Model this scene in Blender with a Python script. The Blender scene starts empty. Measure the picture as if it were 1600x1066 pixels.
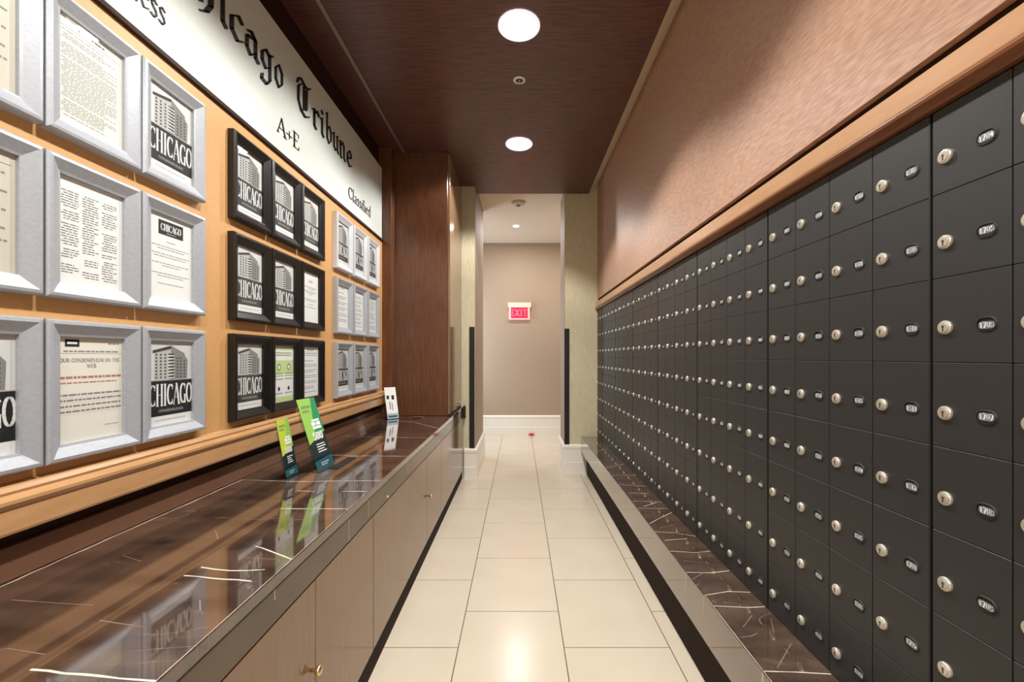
import bpy, math, random
from mathutils import Vector
random.seed(7)
S = bpy.context.scene
COL = S.collection
PI = math.pi
F = 680.0

# ------------------------------------------------------------------ camera
cam_d = bpy.data.cameras.new('camera'); cam = bpy.data.objects.new('camera', cam_d); COL.objects.link(cam)
cam.location = (0, 0, 1.25); cam.rotation_euler = (PI/2, 0, 0)
cam_d.sensor_width = 36.0; cam_d.sensor_fit = 'HORIZONTAL'; cam_d.lens = F/1600*36.0
cam_d.shift_x = -11/1600; cam_d.shift_y = 24/1600; cam_d.clip_start = 0.02
S.camera = cam
# ------------------------------------------------------------------ world, view
w = bpy.data.worlds.new('world'); S.world = w; w.use_nodes = True
w.node_tree.nodes['Background'].inputs[0].default_value = (0.9, 0.93, 1.0, 1)
w.node_tree.nodes['Background'].inputs[1].default_value = 0.3
S.view_settings.view_transform = 'Standard'; S.view_settings.look = 'None'
S.view_settings.exposure = 0.0; S.view_settings.gamma = 1.0; S.view_settings.use_curve_mapping = False
LAMP_Y = [-1.525, -0.258, 1.009, 2.276, 3.543]
LAMP_W = 120.0
LAMP_SPREAD = math.radians(130)

def area(name, loc, rot, size, power, color=(1, 1, 1), shape='RECTANGLE', size_y=None, spread=PI):
    d = bpy.data.lights.new(name, 'AREA'); d.shape = shape; d.size = size
    if size_y: d.size_y = size_y
    d.energy = power; d.color = color; d.spread = spread
    o = bpy.data.objects.new(name, d); o.location = loc; o.rotation_euler = rot; COL.objects.link(o)
    return o
for ly in LAMP_Y:
    sd = bpy.data.lights.new('downlight_glow', 'SPOT'); sd.energy = LAMP_W; sd.color = (1.0, 0.985, 0.945)
    sd.spot_size = LAMP_SPREAD; sd.spot_blend = 0.30; sd.shadow_soft_size = 0.045
    so = bpy.data.objects.new('downlight_glow', sd); so.location = (0, ly, 2.955); so.rotation_euler = (0, math.radians(10), 0)   # aimed slightly at the sign
    COL.objects.link(so)
# unseen fill light added in the lobby behind the camera, window light at the left end of the cross passage, passage downlight
area('lobby_fill', (0.0, -3.2, 2.9), (0, 0, 0), 1.6, 110, (1.0, 0.98, 0.95), size_y=1.2)
area('passage_window_light', (-1.27, 6.3, 1.5), (0, -PI/2, 0), 1.6, 32, (0.68, 0.82, 1.0), size_y=0.7)
area('passage_light', (1.5, 5.9, 3.0), (0, 0, 0), 0.5, 26, (1.0, 0.95, 0.91), size_y=0.5)
area('passage_downlight_glow', (-0.03, 6.0, 3.03), (0, 0, 0), 0.09, 20, (1.0, 0.95, 0.92), 'DISK')

# ------------------------------------------------------------------ materials
def lin(c):
    r = []
    for v in c:
        v /= 255.0
        r.append(v/12.92 if v <= 0.04045 else ((v+0.055)/1.055)**2.4)
    return (r[0], r[1], r[2], 1)
MATS = {}
def base(name, color, rough=0.5, metal=0.0, spec=0.5, coat=0.0, emis=None, estr=0.0):
    m = bpy.data.materials.new(name); m.use_nodes = True
    b = m.node_tree.nodes['Principled BSDF']
    b.inputs['Base Color'].default_value = lin(color); b.inputs['Roughness'].default_value = rough
    b.inputs['Metallic'].default_value = metal; b.inputs['Specular IOR Level'].default_value = spec
    if coat: b.inputs['Coat Weight'].default_value = coat; b.inputs['Coat Roughness'].default_value = 0.06
    if emis: b.inputs['Emission Color'].default_value = lin(emis); b.inputs['Emission Strength'].default_value = estr
    MATS[name] = m
    return m, m.node_tree, b
def noise_mat(name, c1, c2, scale, stretch=(1, 1, 1), rough=0.5, bump=0.0, bdist=0.001, rvar=0.0, detail=6, lo=0.3, hi=0.7, **kw):
    m, nt, b = base(name, c1, rough, **kw)
    n = nt.nodes; L = nt.links
    tc = n.new('ShaderNodeTexCoord'); mp = n.new('ShaderNodeMapping'); mp.inputs['Scale'].default_value = stretch
    no = n.new('ShaderNodeTexNoise'); no.inputs['Scale'].default_value = scale; no.inputs['Detail'].default_value = detail
    cr = n.new('ShaderNodeValToRGB'); cr.color_ramp.elements[0].color = lin(c1); cr.color_ramp.elements[1].color = lin(c2)
    cr.color_ramp.elements[0].position = lo; cr.color_ramp.elements[1].position = hi
    L.new(tc.outputs['Object'], mp.inputs[0]); L.new(mp.outputs[0], no.inputs['Vector'])
    L.new(no.outputs['Fac'], cr.inputs[0]); L.new(cr.outputs[0], b.inputs['Base Color'])
    if bump:
        bp = n.new('ShaderNodeBump'); bp.inputs['Strength'].default_value = bump; bp.inputs['Distance'].default_value = bdist
        L.new(no.outputs['Fac'], bp.inputs['Height']); L.new(bp.outputs[0], b.inputs['Normal'])
    if rvar:
        mr = n.new('ShaderNodeMapRange'); mr.inputs[3].default_value = rough-rvar; mr.inputs[4].default_value = rough+rvar
        L.new(no.outputs['Fac'], mr.inputs[0]); L.new(mr.outputs[0], b.inputs['Roughness'])
    return m
noise_mat('tile', (208, 196, 176), (203, 190, 170), 4, rough=0.22, detail=3, spec=0.4)
base('grout', (104, 90, 74), 0.85)
noise_mat('ceiling_veneer', (106, 66, 56), (66, 40, 34), 7, (1, 16, 1), rough=0.38, rvar=0.06, bump=0.1, bdist=0.0005)
noise_mat('brown_wood', (112, 72, 50), (92, 58, 40), 7, (9, 9, 0.9), rough=0.22, bump=0.04, bdist=0.0005)
noise_mat('door_veneer', (138, 108, 82), (130, 100, 75), 7, (9, 9, 0.9), rough=0.11, bump=0.02, bdist=0.0004, spec=0.6)
noise_mat('dark_wood', (58, 32, 22), (42, 24, 17), 8, (6, 1, 6), rough=0.6, spec=0.2)
noise_mat('ogee_wood', (118, 74, 46), (104, 66, 42), 8, (6, 1, 6), rough=0.22)
base('backsplash', (112, 80, 62), 0.12)
base('vein_faint', (142, 120, 104), 0.1)
noise_mat('fascia_wood', (188, 148, 114), (178, 138, 104), 8, (6, 1, 6), rough=0.28)
noise_mat('marble_face', (98, 82, 64), (84, 69, 53), 4, rough=0.1)
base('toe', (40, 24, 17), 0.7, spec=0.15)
noise_mat('moulding_wood', (196, 152, 106), (184, 140, 96), 8, (6, 1, 6), rough=0.25, spec=0.5)
noise_mat('trim_brown', (158, 112, 72), (140, 98, 62), 8, (6, 1, 6), rough=0.25)
noise_mat('tan_paint', (206, 158, 102), (200, 152, 98), 60, rough=0.5, bump=0.05, bdist=0.0004)
noise_mat('wallpaper', (184, 148, 126), (160, 124, 104), 11, (1, 2.2, 16), rough=0.46, bump=0.5, bdist=0.0012, lo=0.35, hi=0.65)
noise_mat('beige_paper', (172, 151, 130), (163, 142, 121), 70, rough=0.7, bump=0.1, bdist=0.0005)
noise_mat('cream_paper', (214, 204, 172), (194, 184, 154), 22, (6, 6, 0.5), rough=0.6, bump=0.05, bdist=0.0005)
noise_mat('sign_cream', (216, 222, 216), (212, 218, 212), 40, rough=0.4)
noise_mat('white_paint', (236, 230, 220), (231, 225, 214), 30, rough=0.3)
noise_mat('plaster', (226, 210, 190), (220, 204, 184), 40, rough=0.8)
noise_mat('cream_trim', (240, 228, 200), (234, 222, 194), 40, rough=0.5)
noise_mat('mail_black', (48, 48, 48), (34, 34, 34), 420, rough=0.45, bump=0.25, bdist=0.0004, rvar=0.05, detail=3)
base('mail_frame', (18, 18, 18), 0.6)
base('black', (14, 13, 12), 0.5)
base('black_letter', (22, 22, 24), 0.45)
noise_mat('black_frame', (20, 18, 18), (28, 25, 24), 12, (1, 1, 8), rough=0.3)
noise_mat('silver_frame', (178, 182, 188), (168, 172, 179), 120, rough=0.42, metal=0.25)
noise_mat('pale_frame', (206, 209, 212), (198, 202, 206), 120, rough=0.42, metal=0.1)
base('nickel', (206, 200, 186), 0.32, 0.6)
base('brass', (214, 190, 140), 0.22, 0.9)
base('key_dark', (70, 62, 50), 0.5, 0.4)
base('label_grey', (116, 120, 124), 0.4)
base('digit_white', (240, 240, 240), 0.5, emis=None)
base('paper', (236, 236, 234), 0.7); base('paper_cream', (234, 230, 218), 0.7); base('paper_grey', (206, 200, 186), 0.7)
base('ink', (26, 26, 30), 0.6); base('ink_soft', (136, 134, 132), 0.7); base('ink_mid', (104, 102, 100), 0.7); base('ink_red', (178, 120, 104), 0.7)
base('ph_sky', (214, 214, 212), 0.7); base('ph_light', (188, 186, 183), 0.7); base('ph_mid', (134, 132, 130), 0.7); base('ph_dark', (56, 55, 56), 0.7)
base('soft_green', (196, 218, 150), 0.7); base('ink_green', (120, 150, 84), 0.7)
base('leaf_teal', (40, 146, 96), 0.4); base('leaf_lime', (150, 200, 90), 0.4); base('leaf_yellow', (186, 204, 66), 0.4)
base('leaf_dark', (26, 44, 46), 0.4); base('leaf_blue', (60, 120, 130), 0.4)
base('lamp_white', (255, 250, 240), 0.5, emis=(255, 246, 230), estr=14)
base('lamp_small', (255, 250, 240), 0.5, emis=(255, 240, 225), estr=1.6)
base('lamp_ring', (236, 236, 236), 0.35)
base('lamp_rim_glow', (250, 250, 250), 0.35, emis=(235, 240, 255), estr=0.75)  # emission stands in for lamplight caught by the downlight's ring
base('exit_red', (216, 20, 50), 0.3, emis=(255, 22, 56), estr=1.1)
base('exit_pale', (250, 180, 170), 0.3, emis=(255, 140, 140), estr=0.75)
base('exit_glyph', (255, 110, 130), 0.3, emis=(255, 90, 120), estr=1.3)
base('exit_case', (238, 214, 200), 0.4)
base('red_plastic', (190, 60, 60), 0.4)
base('detector', (206, 190, 164), 0.5); base('detector_dark', (110, 92, 66), 0.5)
base('vein', (226, 212, 196), 0.15)
base('metal_line', (150, 134, 120), 0.35, 0.5)
# polished brown marble
def marble():
    m, nt, b = base('marble', (66, 48, 42), 0.045, spec=0.9, coat=1.0)
    n = nt.nodes; L = nt.links
    tc = n.new('ShaderNodeTexCoord')
    no = n.new('ShaderNodeTexNoise'); no.inputs['Scale'].default_value = 5; no.inputs['Detail'].default_value = 8
    mp = n.new('ShaderNodeMapping'); mp.inputs['Scale'].default_value = (0.8, 2.4, 1)
    L.new(tc.outputs['Object'], mp.inputs[0]); L.new(mp.outputs[0], no.inputs['Vector'])
    cr = n.new('ShaderNodeValToRGB'); e = cr.color_ramp.elements
    e[0].color = lin((50, 36, 30)); e[0].position = 0.3; e[1].color = lin((98, 76, 62)); e[1].position = 0.75
    L.new(no.outputs['Fac'], cr.inputs[0])
    # fine veins: ridges of a distorted noise
    n2 = n.new('ShaderNodeTexNoise'); n2.inputs['Scale'].default_value = 3.2; n2.inputs['Detail'].default_value = 5; n2.inputs['Distortion'].default_value = 1.2
    L.new(mp.outputs[0], n2.inputs['Vector'])
    s1 = n.new('ShaderNodeMath'); s1.operation = 'SUBTRACT'; s1.inputs[1].default_value = 0.5
    s2 = n.new('ShaderNodeMath'); s2.operation = 'ABSOLUTE'
    L.new(n2.outputs['Fac'], s1.inputs[0]); L.new(s1.outputs[0], s2.inputs[0])
    mr = n.new('ShaderNodeMapRange'); mr.inputs[1].default_value = 0.0; mr.inputs[2].default_value = 0.006
    mr.inputs[3].default_value = 0.38; mr.inputs[4].default_value = 0.0
    L.new(s2.outputs[0], mr.inputs[0])
    n3 = n.new('ShaderNodeTexNoise'); n3.inputs['Scale'].default_value = 2.5
    L.new(tc.outputs['Object'], n3.inputs['Vector'])
    mr3 = n.new('ShaderNodeMapRange'); mr3.inputs[1].default_value = 0.45; mr3.inputs[2].default_value = 0.65
    L.new(n3.outputs['Fac'], mr3.inputs[0])
    mu = n.new('ShaderNodeMath'); mu.operation = 'MULTIPLY'; L.new(mr.outputs[0], mu.inputs[0]); L.new(mr3.outputs[0], mu.inputs[1])
    mx = n.new('ShaderNodeMix'); mx.data_type = 'RGBA'
    L.new(mu.outputs[0], mx.inputs[0]); L.new(cr.outputs[0], mx.inputs[6]); mx.inputs[7].default_value = lin((196, 178, 160))
    L.new(mx.outputs[2], b.inputs['Base Color'])
marble()
def clear(name, tint, gloss_rough, ior):
    m = bpy.data.materials.new(name); m.use_nodes = True; nt = m.node_tree; n = nt.nodes; L = nt.links
    for x in list(n): n.remove(x)
    o = n.new('ShaderNodeOutputMaterial'); t = n.new('ShaderNodeBsdfTransparent'); t.inputs[0].default_value = tint
    g = n.new('ShaderNodeBsdfGlossy'); g.inputs['Roughness'].default_value = gloss_rough
    lw = n.new('ShaderNodeLayerWeight'); lw.inputs['Blend'].default_value = 0.5
    pw = n.new('ShaderNodeMath'); pw.operation = 'POWER'; pw.inputs[1].default_value = 4.0; L.new(lw.outputs['Facing'], pw.inputs[0])
    fr = n.new('ShaderNodeMapRange'); fr.inputs[3].default_value = ((ior-1)/(ior+1))**2; fr.inputs[4].default_value = 0.9; L.new(pw.outputs[0], fr.inputs[0])
    mx = n.new('ShaderNodeMixShader'); L.new(fr.outputs[0], mx.inputs[0]); L.new(t.outputs[0], mx.inputs[1]); L.new(g.outputs[0], mx.inputs[2])
    L.new(mx.outputs[0], o.inputs[0]); MATS[name] = m
clear('glass', (0.97, 0.98, 0.98, 1), 0.02, 1.4)
clear('acrylic', (0.86, 0.9, 0.92, 1), 0.03, 1.45)

# ------------------------------------------------------------------ mesh builder
class MB:
    def __init__(s): s.v = []; s.f = []; s.m = []; s.slots = []
    def slot(s, mat):
        if mat not in s.slots: s.slots.append(mat)
        return s.slots.index(mat)
    def add(s, vs, fs, mat):
        k = len(s.v); i = s.slot(mat); s.v += [tuple(p) for p in vs]
        for f in fs: s.f.append([a+k for a in f]); s.m.append(i)
    def box(s, a, b, mat, bev=0.0):
        x0, y0, z0 = a; x1, y1, z1 = b
        if bev <= 0:
            vs = [(x0, y0, z0), (x1, y0, z0), (x1, y1, z0), (x0, y1, z0), (x0, y0, z1), (x1, y0, z1), (x1, y1, z1), (x0, y1, z1)]
            s.add(vs, [(0, 3, 2, 1), (4, 5, 6, 7), (0, 1, 5, 4), (1, 2, 6, 5), (2, 3, 7, 6), (3, 0, 4, 7)], mat)
            return
        c = bev; vs = []; lo = (x0, y0, z0); hi = (x1, y1, z1)
        idx = {}
        for ix in (0, 1):
            for iy in (0, 1):
                for iz in (0, 1):
                    for ax in range(3):
                        p = []
                        for d, ii in enumerate((ix, iy, iz)):
                            base_ = hi[d] if ii else lo[d]
                            p.append(base_ if d == ax else base_ + (-c if ii else c))
                        idx[(ix, iy, iz, ax)] = len(vs); vs.append(tuple(p))
        fs = []
        def I(i3, ax): return idx[(i3[0], i3[1], i3[2], ax)]
        for ax in range(3):
            o1, o2 = (ax+1) % 3, (ax+2) % 3
            for sd in (0, 1):
                q = []
                for (p, r) in ((0, 0), (1, 0), (1, 1), (0, 1)):
                    t = [0, 0, 0]; t[ax] = sd; t[o1] = p; t[o2] = r; q.append(I(t, ax))
                fs.append(q if sd else q[::-1])
        for ax in range(3):   # edges along axis ax
            o1, o2 = (ax+1) % 3, (ax+2) % 3
            for p in (0, 1):
                for r in (0, 1):
                    t0 = [0, 0, 0]; t0[o1] = p; t0[o2] = r; t1 = list(t0); t1[ax] = 1
                    q = [I(t0, o1), I(t1, o1), I(t1, o2), I(t0, o2)]
                    fs.append(q if (p == r) == False else q[::-1])
        for k3 in [(a_, b_, c_) for a_ in (0, 1) for b_ in (0, 1) for c_ in (0, 1)]:
            q = [I(k3, 0), I(k3, 1), I(k3, 2)]
            fs.append(q if (sum(k3) % 2) else q[::-1])
        s.add(vs, fs, mat)
    def prism(s, poly, fn0, fn1, mat, caps=True):
        """poly list of 2d points; fn0/fn1 map them to the two end sections"""
        n = len(poly); vs = [fn0(p) for p in poly] + [fn1(p) for p in poly]
        fs = [(i, (i+1) % n, (i+1) % n+n, i+n) for i in range(n)]
        if caps: fs += [tuple(range(n))[::-1], tuple(range(n, 2*n))]
        s.add(vs, fs, mat)
    def lathe(s, prof, c, axis, mat, seg=24, cap0=True, cap1=True):
        """prof: (radius, height) pairs along axis"""
        ax = Vector(axis).normalized(); u = ax.orthogonal().normalized(); w_ = ax.cross(u); c = Vector(c)
        vs = []
        for r, h in prof:
            for k in range(seg):
                a = 2*PI*k/seg; vs.append(c+ax*h+(u*math.cos(a)+w_*math.sin(a))*r)
        fs = []
        for j in range(len(prof)-1):
            for k in range(seg):
                k2 = (k+1) % seg; fs.append((j*seg+k, j*seg+k2, (j+1)*seg+k2, (j+1)*seg+k))
        if cap0: fs.append(tuple(range(seg))[::-1])
        if cap1: fs.append(tuple(range((len(prof)-1)*seg, len(prof)*seg)))
        s.add(vs, fs, mat)
    def mesh(s, name, smooth=False, fix=True):
        me = bpy.data.meshes.new(name); me.from_pydata(s.v, [], s.f)
        for m in s.slots: me.materials.append(MATS[m])
        me.polygons.foreach_set('material_index', s.m)
        if smooth: me.polygons.foreach_set('use_smooth', [True]*len(s.f))
        me.update()
        if fix:
            import bmesh
            bm = bmesh.new(); bm.from_mesh(me); bmesh.ops.recalc_face_normals(bm, faces=bm.faces); bm.to_mesh(me); bm.free()
        return me
def link(name, me, parent=None, loc=(0, 0, 0), rot=None):
    o = bpy.data.objects.new(name, me); o.location = loc
    if rot: o.rotation_euler = rot
    if parent: o.parent = parent
    COL.objects.link(o); return o
def build(mb, name, parent=None, loc=(0, 0, 0), smooth=False, fix=True, rot=None):
    return link(name, mb.mesh(name, smooth, fix), parent, loc, rot)
def tag(o, label=None, cat=None, group=None, kind=None):
    if label: o['label'] = label
    if cat: o['category'] = cat
    if group: o['group'] = group
    if kind: o['kind'] = kind
    return o
def empty(name, loc, label, cat, group=None, rot=None):
    o = bpy.data.objects.new(name, None); o.location = loc; o.empty_display_size = 0.05
    if rot: o.rotation_euler = rot
    COL.objects.link(o); return tag(o, label, cat, group)
def struct(mb, name, parent=None, label=None, cat='structure'):
    o = build(mb, name, parent)
    if not parent: tag(o, label, cat, None, 'structure')
    return o
def B(a, b, mat, bev=0.0):
    m = MB(); m.box(a, b, mat, bev); return m

# ------------------------------------------------------------------ pen-stroke lettering
def arc(cx, cy, rx, ry, a0, a1, n=8):
    return [(cx+rx*math.cos(math.radians(a0+(a1-a0)*i/n)), cy+ry*math.sin(math.radians(a0+(a1-a0)*i/n))) for i in range(n+1)]
def hull(pts):
    pts = sorted(set((round(x, 6), round(y, 6)) for x, y in pts))
    def half(ps):
        h = []
        for p in ps:
            while len(h) > 1 and (h[-1][0]-h[-2][0])*(p[1]-h[-2][1])-(h[-1][1]-h[-2][1])*(p[0]-h[-2][0]) <= 0: h.pop()
            h.append(p)
        return h
    a = half(pts); b = half(pts[::-1]); return a[:-1]+b[:-1]
BL = {  # blackletter, x-height 1
 'c': (.66, [[(.6, .8), (.42, .94), (.13, .7), (.13, .27), (.38, .06), (.6, .2)]]),
 'o': (.72, [[(.12, .72), (.12, .28), (.36, .06), (.6, .3), (.6, .72), (.36, .94), (.12, .72)]]),
 'a': (.76, [[(.2, .86), (.38, .94), (.58, .76), (.58, .18), (.74, .08)], [(.56, .8), (.15, .66), (.13, .28), (.32, .08), (.56, .3)]]),
 'g': (.74, [[(.58, .82), (.36, .94), (.14, .72), (.14, .42), (.34, .22), (.58, .4)], [(.56, .86), (.76, .96)], [(.58, .82), (.6, -.08), (.4, -.34), (.1, -.3), (.14, -.12)]]),
 'h': (.74, [[(.02, 1.5), (.16, 1.6), (.16, .12), (.28, .04)], [(.16, .68), (.42, .94), (.62, .72), (.6, .2), (.46, -.1), (.3, -.24)]]),
 'i': (.42, [[(.04, .82), (.18, .9), (.18, .18), (.34, .06)], [(.14, 1.25), (.24, 1.15)]]),
 'r': (.62, [[(.04, .82), (.18, .9), (.18, .14), (.32, .04)], [(.18, .68), (.4, .95), (.56, .8)]]),
 'b': (.76, [[(.06, 1.4), (.17, 1.48), (.17, .27), (.38, .06), (.62, .28), (.62, .7), (.42, .93), (.18, .68)]]),
 'u': (.8, [[(.02, .82), (.15, .9), (.15, .25), (.34, .07), (.58, .28)], [(.5, .86), (.59, .92), (.59, .18), (.74, .06)]]),
 'n': (.8, [[(.02, .82), (.15, .9), (.15, .12), (.28, .04)], [(.15, .66), (.42, .94), (.58, .76), (.58, .18), (.74, .06)]]),
 'e': (.7, [[(.14, .44), (.58, .62), (.54, .78), (.38, .94), (.13, .7), (.13, .27), (.36, .06), (.62, .2)]]),
 'T': (1.1, [[(.02, 1.2), (.1, 1.42), (.28, 1.54), (.6, 1.4), (.86, 1.44), (.98, 1.58)], [(.3, 1.3), (.1, 1.1), (.08, .5), (.28, .16), (.6, .04), (.9, .22)], [(.52, 1.36), (.5, .3)], [(.72, 1.3), (.7, .4)]]),
 'C': (1.1, [[(.9, 1.3), (.66, 1.5), (.3, 1.4), (.08, 1.1), (.08, .5), (.3, .14), (.62, .04), (.92, .24)], [(.5, 1.36), (.48, .3)]]),
}
O_ = arc(.36, .5, .29, .47, 90, 450, 14)
SF = {  # serif, cap height 1, x-height .66 ; strokes are (points, weight)
 ' ': (.35, []),
 'A': (.74, [([(.36, 1), (.05, 0)], .35), ([(.36, 1), (.66, 0)], 1), ([(.16, .34), (.54, .34)], .3), ([(0, .015), (.14, .015)], .3), ([(.52, .015), (.78, .015)], .3)]),
 'B': (.62, [([(.14, 0), (.14, 1)], 1), ([(.1, .98), (.3, .98)]+arc(.3, .76, .2, .22, 90, -90, 6)+[(.14, .53)], .7), ([(.3, .53)]+arc(.3, .27, .26, .26, 90, -90, 6)+[(.1, .015)], .7)]),
 'C': (.72, [(arc(.4, .5, .31, .47, 48, 312, 12), 1), ([(.61, .95), (.61, .72)], .3), ([(.61, .05), (.61, .26)], .3)]),
 'D': (.74, [([(.14, 0), (.14, 1)], 1), ([(.06, .98), (.3, .98)]+arc(.3, .5, .3, .48, 90, -90, 10)+[(.06, .015)], 1)]),
 'E': (.6, [([(.14, 0), (.14, 1)], 1), ([(.04, .98), (.52, .98), (.52, .78)], .3), ([(.14, .52), (.42, .52)], .3), ([(.04, .015), (.54, .015), (.56, .22)], .3)]),
 'G': (.76, [(arc(.4, .5, .31, .47, 48, 312, 12), 1), ([(.61, .95), (.61, .72)], .3), ([(.61, .02), (.61, .42)], .9), ([(.48, .43), (.74, .43)], .3)]),
 'H': (.8, [([(.16, 0), (.16, 1)], 1), ([(.62, 0), (.62, 1)], 1), ([(.16, .51), (.62, .51)], .3)]+[([(x-.12, y), (x+.12, y)], .3) for x in (.16, .62) for y in (.015, .985)]),
 'I': (.36, [([(.17, 0), (.17, 1)], 1), ([(.04, .015), (.3, .015)], .3), ([(.04, .985), (.3, .985)], .3)]),
 'M': (.92, [([(.14, 0), (.14, 1)], .35), ([(.16, 1), (.44, .05)], 1), ([(.44, .05), (.72, 1)], .35), ([(.74, 0), (.74, 1)], 1)]),
 'N': (.8, [([(.14, 0), (.14, 1)], .35), ([(.14, 1), (.62, 0)], 1), ([(.62, 0), (.62, 1)], .35)]),
 'O': (.74, [(O_, 1)]),
 'P': (.64, [([(.14, 0), (.14, 1)], 1), ([(.06, .98), (.3, .98)]+arc(.3, .73, .22, .25, 90, -90, 6)+[(.14, .47)], .8)]),
 'R': (.72, [([(.14, 0), (.14, 1)], 1), ([(.06, .98), (.3, .98)]+arc(.3, .75, .22, .23, 90, -90, 6)+[(.14, .51)], .8), ([(.34, .5), (.66, 0)], 1)]),
 'S': (.56, [(arc(.28, .75, .2, .22, 40, 250, 8)+arc(.28, .26, .22, .24, 80, -140, 8), .9)]),
 'T': (.68, [([(.33, 0), (.33, 1)], 1), ([(.04, .8), (.04, .98), (.62, .98), (.62, .8)], .3)]),
 'U': (.78, [([(.14, 1), (.14, .3)]+arc(.38, .3, .24, .28, 180, 360, 8)+[(.62, 1)], .9)]),
 'W': (1.0, [([(.06, 1), (.28, 0)], 1), ([(.28, 0), (.48, .9)], .35), ([(.48, .9), (.68, 0)], 1), ([(.68, 0), (.9, 1)], .35)]),
 '+': (.56, [([(.04, .42), (.5, .42)], .4), ([(.27, .2), (.27, .66)], .4)]),
 'a': (.48, [([(.1, .56), (.2, .65), (.32, .6), (.34, .5), (.34, .08), (.42, .02)], .8), ([(.34, .4), (.12, .28), (.1, .1), (.2, .02), (.34, .12)], .8)]),
 's': (.4, [([(.33, .56), (.2, .65), (.08, .54), (.12, .42), (.28, .28), (.32, .14), (.2, .01), (.05, .08)], .85)]),
 'e': (.48, [([(.1, .36), (.38, .42), (.36, .56), (.24, .65), (.1, .52), (.07, .26), (.2, .02), (.4, .1)], .85)]),
 'i': (.24, [([(.11, 0), (.11, .64)], .9), ([(.1, .88), (.13, .88)], 1), ([(.03, .015), (.2, .015)], .3)]),
 'l': (.24, [([(.11, 0), (.11, 1.05)], .9), ([(.03, .015), (.2, .015)], .3)]),
 'f': (.32, [([(.14, 0), (.14, .85), (.2, 1.02), (.34, .98)], .85), ([(.02, .62), (.28, .62)], .35)]),
 'd': (.52, [([(.4, 1.05), (.4, 0)], .9), ([(.4, .56), (.22, .65), (.08, .5), (.06, .2), (.18, .02), (.4, .12)], .8)]),
 'u': (.54, [([(.1, .64), (.1, .16), (.2, .02), (.4, .14)], .85), ([(.4, .64), (.4, 0)], .9)]),
 'n': (.54, [([(.1, .64), (.1, 0)], .9), ([(.1, .5), (.28, .65), (.4, .52), (.4, 0)], .85)]),
 '0': (.56, [(arc(.27, .5, .19, .46, 90, 450, 12), 1)]),
 '1': (.56, [([(.12, .8), (.28, .96), (.28, 0)], 1), ([(.12, .02), (.44, .02)], .4)]),
 '2': (.56, [(arc(.27, .72, .19, .25, 160, -30, 6)+[(.08, .03), (.48, .03)], 1)]),
 '3': (.56, [(arc(.26, .74, .18, .23, 150, -90, 6)+arc(.26, .26, .2, .25, 90, -150, 6), 1)]),
 '4': (.56, [([(.36, 0), (.36, .96), (.06, .3), (.5, .3)], 1)]),
 '5': (.56, [([(.44, .96), (.14, .96), (.12, .56)]+arc(.26, .3, .2, .28, 100, -150, 8), 1)]),
 '6': (.56, [(arc(.3, .5, .23, .46, 70, 180, 5)+arc(.27, .28, .19, .26, 180, 540, 10), 1)]),
 '7': (.56, [([(.06, .95), (.46, .95), (.2, 0)], 1)]),
 '8': (.56, [(arc(.27, .73, .17, .23, -90, 270, 10), 1), (arc(.27, .26, .2, .24, 90, 450, 10), 1)]),
 '9': (.56, [(arc(.27, .7, .19, .25, 0, 360, 10)+arc(.22, .5, .24, .46, 10, -90, 5), 1)]),
}
def nib_polys(strokes, w_, ang, t):
    ca, sa = math.cos(math.radians(ang)), math.sin(math.radians(ang)); out = []
    for s in strokes:
        pts, k = s if isinstance(s, tuple) else (s, 1)
        ww = w_*k
        q = [(ca*a*ww/2-sa*b*t/2, sa*a*ww/2+ca*b*t/2) for a in (-1, 1) for b in (-1, 1)]
        for p0, p1 in zip(pts[:-1], pts[1:]):
            h = hull([(p0[0]+x, p0[1]+y) for x, y in q]+[(p1[0]+x, p1[1]+y) for x, y in q])
            if len(h) > 2: out.append(h)
    return out
def text_polys(txt, x, y, size, font=SF, w_=.15, ang=0, t=.045, sx=1.0, width=None):
    adv = sum(font[c][0] for c in txt)
    if width: sx = width/(adv*size)
    out = []; cx = x
    for c in txt:
        a, st = font[c]
        for h in nib_polys(st, w_, ang, t): out.append([(cx+px*size*sx, y+py*size) for px, py in h])
        cx += a*size*sx
    return out

# ================================================================== SETTING
YF = 6.91                                   # far wall
# floor: sub-bed plus individual tiles in three running columns
floor = struct(B((-1.3, -4.5, -0.06), (1.0, YF+.02, -0.0014), 'grout'), 'floor', label='cream floor of the mail room passage')
tmesh = {}
def tile(x0, x1, y0, y1, par):
    if x1-x0 < .03 or y1-y0 < .03: return
    g = .0022
    key = (round(x1-x0, 3), round(y1-y0, 3))
    if key not in tmesh:
        m = MB(); hx, hy = (x1-x0)/2-g, (y1-y0)/2-g; m.box((-hx, -hy, -.0014), (hx, hy, 0), 'tile', .0004); tmesh[key] = m.mesh('floor_tile')
    link('floor_tile', tmesh[key], par, ((x0+x1)/2, (y0+y1)/2, 0))
def tile_columns(xs, ys, ye, offs, par):
    for i in range(len(xs)-1):
        y = offs[i]-.563*9
        while y < ye:
            if y+.563 > ys: tile(xs[i], xs[i+1], max(y, ys), min(y+.563, ye), par)
            y += .563
tile_columns([-1.169, -.715, -.261, .193, .647, .90], -2.4, YF-.02, [2.133, 1.868, 2.133, 1.868, 2.133], floor)
fp = struct(B((1.0, 5.1, -0.06), (2.6, YF+.02, -0.0014), 'grout'), 'floor_passage', label='cream tiled floor of the cross passage')
tile_columns([1.101, 1.555, 2.009, 2.463], 5.1, YF-.02, [1.868, 2.133, 1.868], fp)
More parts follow.
